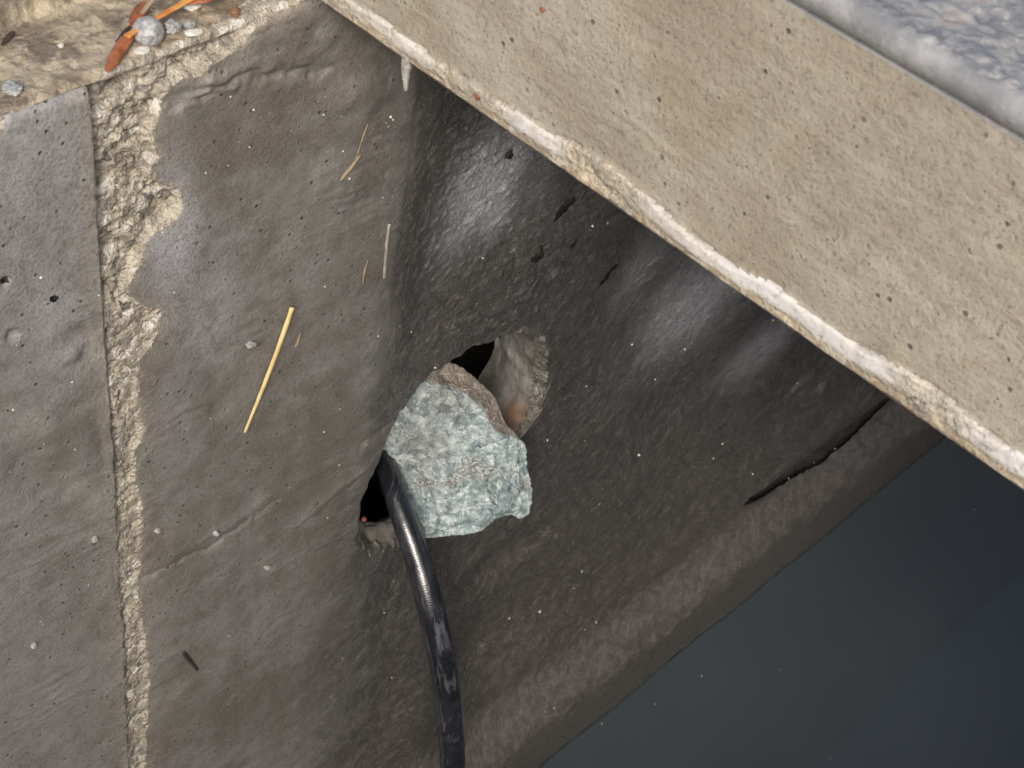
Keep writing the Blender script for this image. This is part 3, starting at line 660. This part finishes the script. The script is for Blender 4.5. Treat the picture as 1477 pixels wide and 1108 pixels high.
# broken facets: nearest-point patches, each a plane with its own tilt, fading out at the outline
fr = np.random.default_rng(23); fd = np.full(front.shape, 9.0); ft = np.zeros(front.shape)
for _ in range(26):
    c_ = fr.uniform(-.055, .055, 2); tl = fr.normal(0, .16, 2); of = fr.uniform(-.0014, .0014)
    dv = np.stack([x2-c_[0]+.004*fbm(x2, y2, .012, 2, 217), (y2-c_[1])*1.25], -1); d_ = np.linalg.norm(dv, axis=-1)
    ft = np.where(d_ < fd, of+dv @ tl, ft); fd = np.minimum(fd, d_)
relief += np.where(front, ft*(1-sstep(.80, 1., TT)), 0)
relief -= .5*np.maximum(0, -x2-.016)*np.where(KK < 99, 1, 0)
speck = np.zeros(front.shape)
for px, py, r in ((675, 672, .009), (615, 700, .008), (652, 692, .006), (757, 700, .006), (697, 678, .008)):
    c2 = to2(px, py); speck = np.maximum(speck, np.exp(-(((x2-c2[0])/r)**2+((y2-c2[1])/(r*.6))**2)**1.5))
gc = to2(606, 640); gc2 = to2(640, 580); grey = np.maximum(np.exp(-(((x2-gc[0])/.020)**2+((y2-gc[1])/.022)**2)), np.exp(-(((x2-gc2[0])/.020)**2+((y2-gc2[1])/.016)**2)))
speck = np.where(front, speck*(.6+.8*fbm(x2, y2, .004, 2, 214)), 0).clip(0, 1)
jitter = np.where(front, 0, .0016*fbm(tt[None, :]+0*HH, HH, .008, 3, 215)+.0009*fbm(tt[None, :]+0*HH, HH, .003, 2, 216))
back_dir = np.array([.02, .90, -.30]); back_dir /= np.linalg.norm(back_dir)
A3 = A2*(1+jitter/np.maximum(np.linalg.norm(A2, axis=-1), .004))[..., None]
sx = cen+A3[..., :1]*e1+A3[..., 1:]*e2_+(relief)[..., None]*fn-HH[..., None]*back_dir
stone = raw_mesh('stone', sx.reshape(-1, 3), grid_quads(len(rings), na, True), M_STONE, dict(brown=brown, speck=speck, grey=grey))
tag(stone, 'broken blue-green stone wedged in the round wall hole', 'stone')

# ------------------------------------------------------------------ black cable coming out of the hole
cpts = [at(506, 510, Y=.150), at(527, 575, Y=.088), at(546, 634, Y=.040), at(563, 690, Y=.008), at(582, 748, Y=-.016), at(604, 812, Y=-.038), at(624, 888, Y=-.060), at(640, 965, Y=-.075), at(649, 1050, Y=-.083), at(652, 1120, Y=-.086)]
last = cpts[-1]; cpts += [last+np.array([.01, .0, -.14]), last+np.array([.03, .0, -.40])]
n = 260; path = catmull(cpts, n); t_, a_, b_ = frames(path, (0.2, 1, .3)); sg = 28
thc = np.linspace(0, 2*np.pi, sg, endpoint=False); al = np.r_[0, np.cumsum(np.linalg.norm(np.diff(path, axis=0), axis=1))]
rc = (.0066+.0022*sstep(.13, .30, al))*(1+.012*gnoise(al/.03, 0*al, 220))
cco = path[:, None]+a_[:, None]*(np.cos(thc)[None, :, None]*rc[:, None, None])+b_[:, None]*(np.sin(thc)[None, :, None]*rc[:, None, None])
cable = raw_mesh('cable', cco.reshape(-1, 3), grid_quads(n, sg, True), M_CABLE, dict(along=np.repeat(al, sg), around=np.tile(np.sin(thc), n)))
tag(cable, 'thick scuffed black cable running out of the wall hole and down', 'cable')

# ------------------------------------------------------------------ small things lying on wall and rim
_xs, _ss = xs, ss
def on_wall(px, py, lift=0.0):
    """point of the relief surface seen at that pixel (wall face)"""
    p = at(px, py, Y=0)
    for _ in range(4):
        i = int(np.clip(np.searchsorted(_xs, p[0]), 0, nx-1)); j = int(np.clip(np.searchsorted(_ss, -p[2]), 0, ns-1))
        p = at(px, py, Y=co[i, j, 1]-lift)
    return p
def on_rim(px, py, lift=0.0):
    p = at(px, py, Z=0)
    for _ in range(4):
        i = int(np.clip(np.searchsorted(_xs, p[0]), 0, nx-1)); j = int(np.clip(np.searchsorted(_ss, -p[1]), 0, ns-1))
        p = at(px, py, Z=co[i, j, 2]+lift)
    return p
M_STRAW = mat_simple('straw', (.62, .47, .19), (.74, .60, .30), 90, .45, .0003, 500)
s0, s1 = on_wall(423, 440, .0016), on_wall(352, 627, .0016)
stalk = tube('straw', [s0, (s0*2+s1)/3+(0, -.0008, 0), (s0+2*s1)/3+(0, -.0006, 0), s1], [.0015, .0014, .0013, .0011, .0009], M_STRAW, 50, 12, (1, .7), rough=.15)
tag(stalk, 'yellow straw stalk stuck to the wet wall left of the hole', 'straw')
M_TWIG = mat_simple('dry_stem', (.22, .16, .10), (.34, .27, .18), 150, .6)
M_PALE = mat_simple('pale_stem', (.27, .25, .21), (.40, .37, .32), 150, .6)
M_DARKSTICK = mat_simple('dark_stick', (.03, .022, .018), (.06, .045, .035), 150, .6)
def stick(name, pts, radii, mat, label, cat, fl=(1, .6), rough=.3, lift=.0007, group=None):
    o = tube(name, [on_wall(*p, lift) for p in pts], radii, mat, 40, 10, fl, rough=rough, seed=int(pts[0][0])); return tag(o, label, cat, group)
stick('dry_flake', [(521,222),(510,238),(500,250),(490,262)], [.0004, .0012, .0016, .0006], M_TWIG, 'thin dry brown plant flake on the wall near the slab', 'flake')
stick('grass_stem', [(531,178),(522,203),(514,230)], [.0004, .0005, .0003], M_TWIG, 'hair-thin dry stem above the brown flake', 'stem')
stick('grass_stem', [(562,322),(558,352),(554,404)], [.0009, .0010, .0009], M_PALE, 'pale flat stem on the line where the wall turns dark', 'stem')
stick('dry_flake', [(531,374),(526,392),(523,412)], [.0003, .0008, .0004], M_TWIG, 'short curved brown flake left of the pale stem', 'flake')
stick('dark_stick', [(264,941),(275,955),(285,967)], [.0010, .0011, .0010], M_DARKSTICK, 'short dark stick on the lower wall beside the joint', 'stick')
stick('dry_flake', [(434,478),(431,490),(427,501)], [.0005, .0008, .0011], M_TWIG, 'tiny curled brown bit beside the straw', 'flake')
stick('grass_stem', [(138,148),(145,158),(155,166)], [.0003, .0004, .0003], M_PALE, 'tiny white rootlet in the top of the broken joint', 'stem', lift=-.001)

M_GREY = mat_simple('grey_pebble', (.22, .225, .23), (.46, .465, .47), 330, .32, .0012, 500, .6)
M_GRAIN = mat_simple('pale_grain', (.26, .25, .23), (.42, .40, .37), 300, .4, .0006, 500)
M_PALEST = mat_simple('pale_pebble', (.58, .55, .49), (.74, .72, .68), 200, .35, .0008, 500)
M_BROWNP = mat_simple('brown_pebble', (.14, .07, .035), (.24, .13, .07), 200, .4, .0008, 500)
def pebble(px, py, rpx, mat, label, squash=.8, rim=True, seed=1, rough=.35, wide=1.0, facet=(.62, .95)):
    p = on_rim(px, py) if rim else on_wall(px, py)
    dep = (p-CAM) @ M[:, 2]; r = rpx*dep/F
    c = p+(np.array([0, 0, r*squash*.55]) if rim else np.array([0, -r*.35, 0]))
    o = blob('pebble', c, (r*wide, r, r*squash), mat, seed, rough, (40, 60), 2.2, facet=facet); return tag(o, label, 'pebble', 'pebbles lying about')
pebble(214, 56, 23, M_GREY, 'largest round grey pebble on the rim beside the orange needle', .95, True, 3, .10, 1., (.9, 1.))
pebble(249, 46, 13, M_GREY, 'small rough grey pebble touching the largest round one', .9, True, 5, .5)
pebble(273, 38, 8, M_GREY, 'tiny grey pebble right of the pebble pair on the rim', .8, True, 6, .5)
pebble(278, 12, 10, M_PALEST, 'flat whitish pebble under the orange needle tip', .5, True, 7, .3, 1.5)
pebble(279, 48, 10, M_PALEST, 'flat whitish chip in front of the grey pebbles on the rim', .35, True, 8, .3, 1.5)
pebble(204, 74, 9, M_PALEST, 'flat pale chip just below the largest grey pebble', .35, True, 9, .3, 1.5)
pebble(18, 134, 14, M_GREY, 'light grey pebble on the rim edge left of the joint', .85, True, 10, .4)
pebble(338, 22, 9, M_BROWNP, 'dark brown lump on the rim near the slab', 1.1, True, 11, .4)
pebble(88, 67, 5, M_PALEST, 'tiny white pebble on the rim left of the leaves', .6, True, 12, .4)
pebble(361, 495, 8, M_GREY, 'grey bit of grit on the wall left of the straw', .8, False, 13, .6)
pebble(226, 764, 5, M_GRAIN, 'pale round grit beside the lower broken joint', .8, False, 14, .3)
pebble(384, 817, 5, M_GRAIN, 'pale round grit on the lower wall midway to the cable', .9, False, 15, .3)
pebble(135, 777, 5, M_GRAIN, 'pale oval grit on the wall left of the joint', 1.2, False, 16, .3)
pebble(310, 768, 5, M_GREY, 'small grey grit on the wall right of the joint', .8, False, 17, .5)
pebble(524, 748, 4, M_RED, 'tiny red grit at the left edge of the hole', .8, False, 18, .4)
pebble(47, 930, 5, M_GRAIN, 'tiny pale grit at the far lower left of the wall', .8, False, 19, .4)

# orange and brown pine needles / leaves on the rim
M_ORANGE = mat_simple('orange_needle', (.52, .17, .035), (.66, .34, .10), 120, .38, .0004, 500)
M_LEAF = mat_simple('brown_leaf', (.17, .055, .022), (.38, .13, .05), 170, .38, .0006, 400)
M_LEAFD = mat_simple('dark_needle', (.035, .025, .02), (.08, .05, .03), 80, .4, .0006, 400)
def blade(name, pts, radii, mat, label, lifts, flt=(1, .30)):
    radii = [r*.74 for r in radii]
    o = tube(name, [on_rim(*p, l) for p, l in zip(pts, lifts)], radii, mat, 60, 12, flt, (0, 0, 1.), .12, seed=int(pts[0][1])); return tag(o, label, 'leaf', 'dead leaves on the rim')
blade('dead_leaf', [(154,104),(163,88),(176,66),(189,48)], [.0012, .0030, .0036, .0036, .0028], M_LEAF, 'red-brown dead leaf tip hanging to the rim edge', (.002, .0026, .003, .0035))
blade('pine_needle', [(181,54),(205,38),(240,18),(275,-2),(300,-14)], [.0022, .0017, .0018, .0024, .0028], M_ORANGE, 'bright orange needle lying across the rim above the pebble', (.0055, .0060, .0064, .0064, .006))
blade('dead_leaf', [(190,38),(196,26),(205,13),(213,4)], [.0016, .0036, .0042, .0030], M_LEAF, 'red-brown leaf piece above the orange needle', (.003, .003, .004, .005))
blade('pine_needle', [(204,20),(213,8),(224,-8),(232,-20)], [.0014, .0015, .0014], M_TWIG, 'tan needle stem sticking up beside the brown leaf piece', (.007, .008, .009, .010))
blade('dead_leaf', [(258,4),(275,2),(300,-3),(325,-12)], [.0012, .0032, .0034, .0018], M_LEAF, 'red-orange dead leaf at the top end of the orange needle', (.004, .005, .006, .006))
blade('pine_needle', [(168,62),(180,46),(196,30)], [.0010, .0013, .0010], M_LEAFD, 'dark thin needle under the brown leaf', (.001, .0015, .002))
blade('dead_leaf', [(2,66),(10,56),(19,45)], [.0006, .0018, .0010], M_LEAFD, 'dark sliver on the rim at the left edge', (.001, .001, .001))

# loose grit stuck to the wet wall, and specks floating on the water: too small and many to count
M_GRIT = mat_simple('grit', (.46, .44, .40), (.70, .69, .66), 500, .28, .0004, 700, .6)
def grains(name, pts, rads, mat, label):
    vs, fs = [], []
    base = np.array([(1,0,0),(-1,0,0),(0,1,0),(0,-1,0),(0,0,1),(0,0,-1)], float)
    tri = [(0,2,4),(2,1,4),(1,3,4),(3,0,4),(2,0,5),(1,2,5),(3,1,5),(0,3,5)]
    for p, r in zip(pts, rads):
        k = len(vs); b = base*rng.uniform(.5, 1.3, (6, 1))*r
        vs += (b+p).tolist(); fs += [(a+k, b_+k, c+k) for a, b_, c in tri]
    me = bpy.data.meshes.new(name); me.from_pydata(vs, [], fs); me.materials.append(mat)
    o = bpy.data.objects.new(name, me); col.objects.link(o); return tag(o, label, None, None, 'stuff')
gp, gr = [], []
while len(gp) < 520:
    px, py = rng.uniform(0, 1250), rng.uniform(60, 1108)
    p = at(px, py, Y=0)
    if p[2] > -.02 or p[2] < -.9 or p[0] > 1.2: continue
    if np.hypot(p[0]-HX, p[2]-HZ) < HR+.004: continue
    if p[0] < .43 and rng.random() < .45: continue
    q = on_wall(px, py); gp.append(q); gr.append((.00022+.0007*rng.random()**5)*(1+.5*(q[0] > .6)))
grains('wall_grit', gp, gr, M_GRIT, 'fine pale grit stuck to the wet wall')
gp = []; gr = []
for px, py in [(868,1044),(1012,975),(1124,966),(930,1012),(945,1016),(1197,1094),(1398,700),(1405,735)]:
    gp.append(at(px, py, Z=WATER_Z+.0005)); gr.append(rng.uniform(.0005, .0013))
grains('water_specks', gp, gr, M_GRAIN, 'tiny pale specks floating on the dark water')
